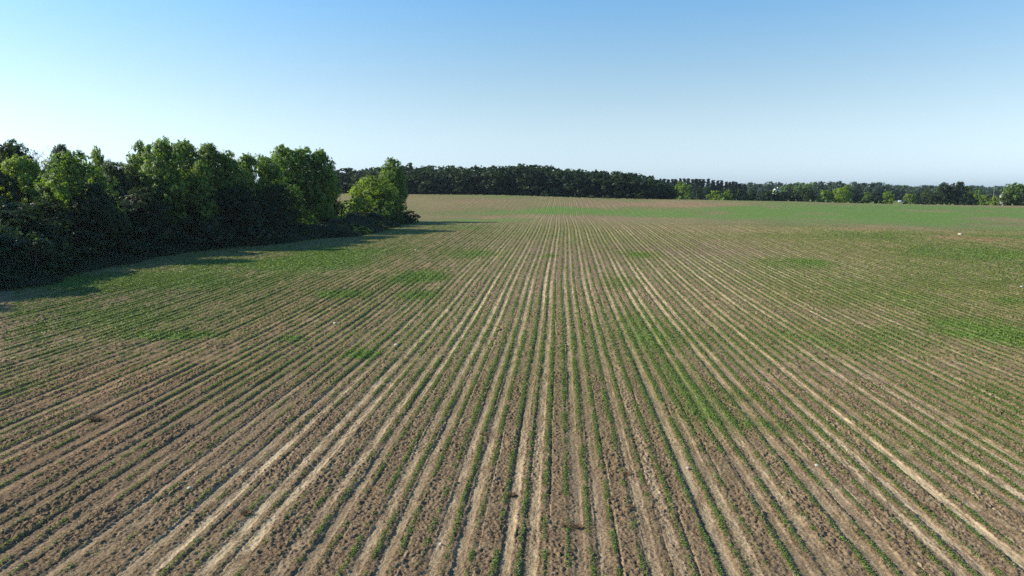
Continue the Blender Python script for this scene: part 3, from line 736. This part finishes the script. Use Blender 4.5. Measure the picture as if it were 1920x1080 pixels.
# rough grass strip at the right end
r = np.random.default_rng(321); n = 60000
P = []
for i in range(60):
    u_ = i/60; q, d_ = ground_at(1560+380*u_, 377+9*u_)
    P.append(q[:2])
P = np.array(P); ii = r.integers(0, 60, n)
xy = P[ii]+r.normal(size=(n, 2))*np.array([5, 3.0])
z = H(xy[:, 0], xy[:, 1])+r.random(n)*0.9
V, F, T = leaves(np.column_stack([xy, z]), r.normal(size=(n, 3))+np.array([0, 0, 0.4]), 0.12+0.16*r.random(n), r, 0.3)
put(link('rough_grass', mesh_np('rough_grass', V, F, tone=T), M_weed), 'rough green grass verge along the foot of the right hedgerow', 'grass', kind='stuff')

# ------------------------------------------------------------------ buildings
def box(x0, x1, y0, y1, z0, z1):
    v = np.array([[x, y, z] for z in (z0, z1) for y in (y0, y1) for x in (x0, x1)], float)
    f = np.array([[0, 2, 3, 1], [4, 5, 7, 6], [0, 1, 5, 4], [2, 6, 7, 3], [0, 4, 6, 2], [1, 3, 7, 5]])
    return v, f
def house(px, d, eave_py, ridge_py, L, Wd, rot, name, label, wallm, roofm):
    P = at(px, ridge_py, d); gz = float(H(P[0], P[1])); hr = P[2]-gz; he = hr-(Wd/2)*0.75
    e = bpy.data.objects.new(name, None); COL.objects.link(e); e.location = (P[0], P[1], gz-0.1); e.rotation_euler = (0, 0, rot)
    put(e, label, 'house')
    v = np.array([[x, y, z] for x in (-L/2, L/2) for (y, z) in ((-Wd/2, 0), (Wd/2, 0), (Wd/2, he), (0, hr-0.12), (-Wd/2, he))], float)
    quads = np.array([[0, 5, 9, 4], [1, 2, 7, 6], [0, 1, 6, 5]])
    me = bpy.data.meshes.new('wall'); me.from_pydata(v.tolist(), [], [list(q) for q in quads]+[[0, 4, 3, 2, 1], [5, 6, 7, 8, 9]]); 
    link('wall', me, wallm, e)
    o = 0.4; t = 0.18; sl_ = 0.75
    rv = []; rf = []
    for s in (-1, 1):
        b_ = len(rv)
        for x in (-L/2-o, L/2+o):
            rv += [[x, 0, hr], [x, s*(Wd/2+o), he-o*sl_+0.12], [x, s*(Wd/2+o), he-o*sl_+0.12-t], [x, 0, hr-t]]
        rf += [[b_, b_+1, b_+5, b_+4], [b_+3, b_+7, b_+6, b_+2], [b_+1, b_+2, b_+6, b_+5], [b_, b_+3, b_+2, b_+1], [b_+4, b_+5, b_+6, b_+7]]
    me = bpy.data.meshes.new('roof'); me.from_pydata(rv, [], rf); rf_o = link('roof', me, roofm, e)
    cv, cf = box(L*0.2, L*0.2+0.8, -0.4, 0.4, hr-0.8, hr+0.9); link('chimney', mesh_np('chimney', cv, cf), wallm, rf_o)
    for x in (-L/4, L/4):
        for zz in (1.2, he-2.0):
            if zz < 1.0: continue
            wv, wf = box(x-0.5, x+0.5, -Wd/2-0.05, -Wd/2+0.02, zz, zz+1.3); link('window', mesh_np('window', wv, wf), M_pane, e)
    for s in (-1, 1):
        wv, wf = box(min(s*L/2, s*(L/2+0.05)), max(s*L/2, s*(L/2+0.05)), -0.5, 0.5, he-1.6, he-0.3); link('window', mesh_np('window', wv, wf), M_pane, e)
    return e
house(1456, 680, 356, 352.5, 6.0, 4.0, math.radians(35), 'farmhouse', 'white farmhouse gable showing among the far trees behind the hedgerow', M_white, M_roof)
house(1880, 560, 365, 362, 5, 3.0, math.radians(50), 'farmhouse', 'pale house with grey roof among trees at the right edge', M_beige, M_roof)
P, d = ground_at(1691, 378.5)
e = bpy.data.objects.new('shed', None); COL.objects.link(e); e.location = (P[0], P[1]+2, float(H(P[0], P[1]+2))); e.rotation_euler = (0, 0, math.radians(-8)); put(e, 'low shed with a pale metal roof in a gap of the hedgerow', 'shed')
v, f = box(-2.4, 2.4, -1.5, 1.5, -0.2, 1.5); link('wall', mesh_np('shed_wall', v, f), M_metal, e)
v = np.array([[-2.7, -1.9, 1.45], [2.7, -1.9, 1.45], [2.7, 1.9, 2.3], [-2.7, 1.9, 2.3], [-2.7, -1.9, 1.35], [2.7, -1.9, 1.35], [2.7, 1.9, 2.2], [-2.7, 1.9, 2.2]])
f = np.array([[0, 1, 2, 3], [7, 6, 5, 4], [0, 4, 5, 1], [1, 5, 6, 2], [2, 6, 7, 3], [3, 7, 4, 0]]); link('roof', mesh_np('shed_roof', v, f), M_metal, e)
for px, lab in ((1865, 'thin utility pole on the skyline, left one of two'), (1883, 'thin utility pole on the skyline, right one of two')):
    P = at(px, 347, 560); gz = float(H(P[0], P[1])); h = P[2]-gz
    e = bpy.data.objects.new('utility_pole', None); COL.objects.link(e); e.location = (P[0], P[1], gz); put(e, lab, 'utility pole', 'utility poles at the right edge')
    v, f = tube([[0, 0, -0.5], [0, 0, h*0.5], [0, 0, h]], [0.16, 0.14, 0.11], 8); link('post', mesh_np('post', v, f, True), M_wood, e)
    v, f = box(-1.1, 1.1, 0.1, 0.22, h-0.7, h-0.55); link('crossarm', mesh_np('crossarm', v, f), M_wood, e)

# ------------------------------------------------------------------ stones and dry weeds lying on the field
def stone(px, py, s, seed, label):
    P, d = ground_at(px, py); r = np.random.default_rng(seed)
    v = []; f = []; nu, nv_ = 14, 9
    for i in range(nv_+1):
        for k in range(nu):
            a = math.pi*i/nv_; b = 2*math.pi*k/nu
            v.append([math.sin(a)*math.cos(b), math.sin(a)*math.sin(b)*0.8, math.cos(a)*0.62])
    v = np.array(v); 
    for _ in range(9):      # knock flat facets off it
        q = r.normal(size=3); q /= np.linalg.norm(q); c = 0.45+0.3*r.random(); dd = v@q; v = v-np.outer(np.maximum(dd-c, 0), q)
    for i in range(nv_):
        for k in range(nu): f.append([i*nu+k, (i+1)*nu+k, (i+1)*nu+(k+1) % nu, i*nu+(k+1) % nu])
    o = link('stone', mesh_np('stone', v*s, np.array(f)), M_stone); o.location = (P[0], P[1], float(H(P[0], P[1]))+s*0.28); put(o, label, 'stone', 'stones lying on the field')
stone(1800, 441, 0.48, 1, 'largest pale stone, by the reddish patch far right')
stone(1076, 551, 0.20, 2, 'small white stone in the middle of the field between furrows')
stone(357, 922, 0.13, 3, 'small white stone in the left foreground')
stone(826, 1023, 0.07, 4, 'tiny white stone near the bottom, left of centre')
stone(743, 650, 0.22, 5, 'pale stone left of centre at mid distance')
stone(1915, 540, 0.22, 6, 'white stone at the right edge of the photo')
stone(628, 610, 0.2, 7, 'pale stone in the left middle of the field')
stone(1531, 878, 0.12, 8, 'pale stone in the right foreground')
stone(1290, 880, 0.10, 9, 'pale stone right of centre in the foreground')
stone(780, 470, 0.2, 10, 'white stone on the far left part of the field near the shade')
def dry(px, py, s, seed, label, green=False):
    P, d = ground_at(px, py); r = np.random.default_rng(seed); parts = []
    for k in range(190):
        a = r.random()*6.28; t = r.random()*0.9+0.25; L = s*(0.5+0.6*r.random())
        b0 = np.array([r.normal()*s*0.25, r.normal()*s*0.25, 0]); dr = np.array([math.cos(a)*t, math.sin(a)*t, 0.75+0.2*r.random()])
        m = b0+dr*L*0.5+np.array([0, 0, 0.12*s]); e_ = b0+dr*L*np.array([1, 1, 0.8])+r.normal(size=3)*0.06*s
        parts.append(tube([b0, m, e_], [0.008, 0.007, 0.004], 3))
    v, f = joined(parts); o = link('dry_weed', mesh_np('dry_weed', v, f), M_dry); o.location = (P[0], P[1], float(H(P[0], P[1]))-0.02); put(o, label, 'weed clump', 'dry weed clumps on the field')
dry(180, 793, 0.40, 1, 'tan dry weed clump in the left foreground beside green rows')
dry(462, 967, 0.22, 2, 'dark brown dry weed clump low in the left foreground')
dry(1062, 990, 0.20, 3, 'brown dry weed clump near the bottom centre, left of a pair')
dry(1083, 992, 0.18, 4, 'brown dry weed clump near the bottom centre, right of a pair')
dry(1176, 892, 0.20, 5, 'brown dry weed clump right of centre in the foreground')
dry(905, 818, 0.18, 6, 'dark dry weed clump left of the middle furrows')
dry(1182, 953, 0.16, 7, 'small dry weed clump at the bottom right of centre')
dry(960, 930, 0.17, 8, 'tan dry weed clump in a furrow at the bottom centre')

# ------------------------------------------------------------------ haze over the far country
m = bpy.data.materials.new('haze'); m.use_nodes = True; m.node_tree.nodes.clear()
ho = m.node_tree.nodes.new('ShaderNodeOutputMaterial'); pv = m.node_tree.nodes.new('ShaderNodeVolumePrincipled')
pv.inputs['Color'].default_value = (0.72, 0.84, 1.0, 1); pv.inputs['Density'].default_value = 0.00006; pv.inputs['Anisotropy'].default_value = 0.3
m.node_tree.links.new(pv.outputs[0], ho.inputs['Volume'])
v, f = box(-4800, 4800, -4800, 5900, -22, 48)
hz = link('haze', mesh_np('haze', v, f), m); put(hz, 'thin pale haze over the far trees', 'haze', kind='stuff')
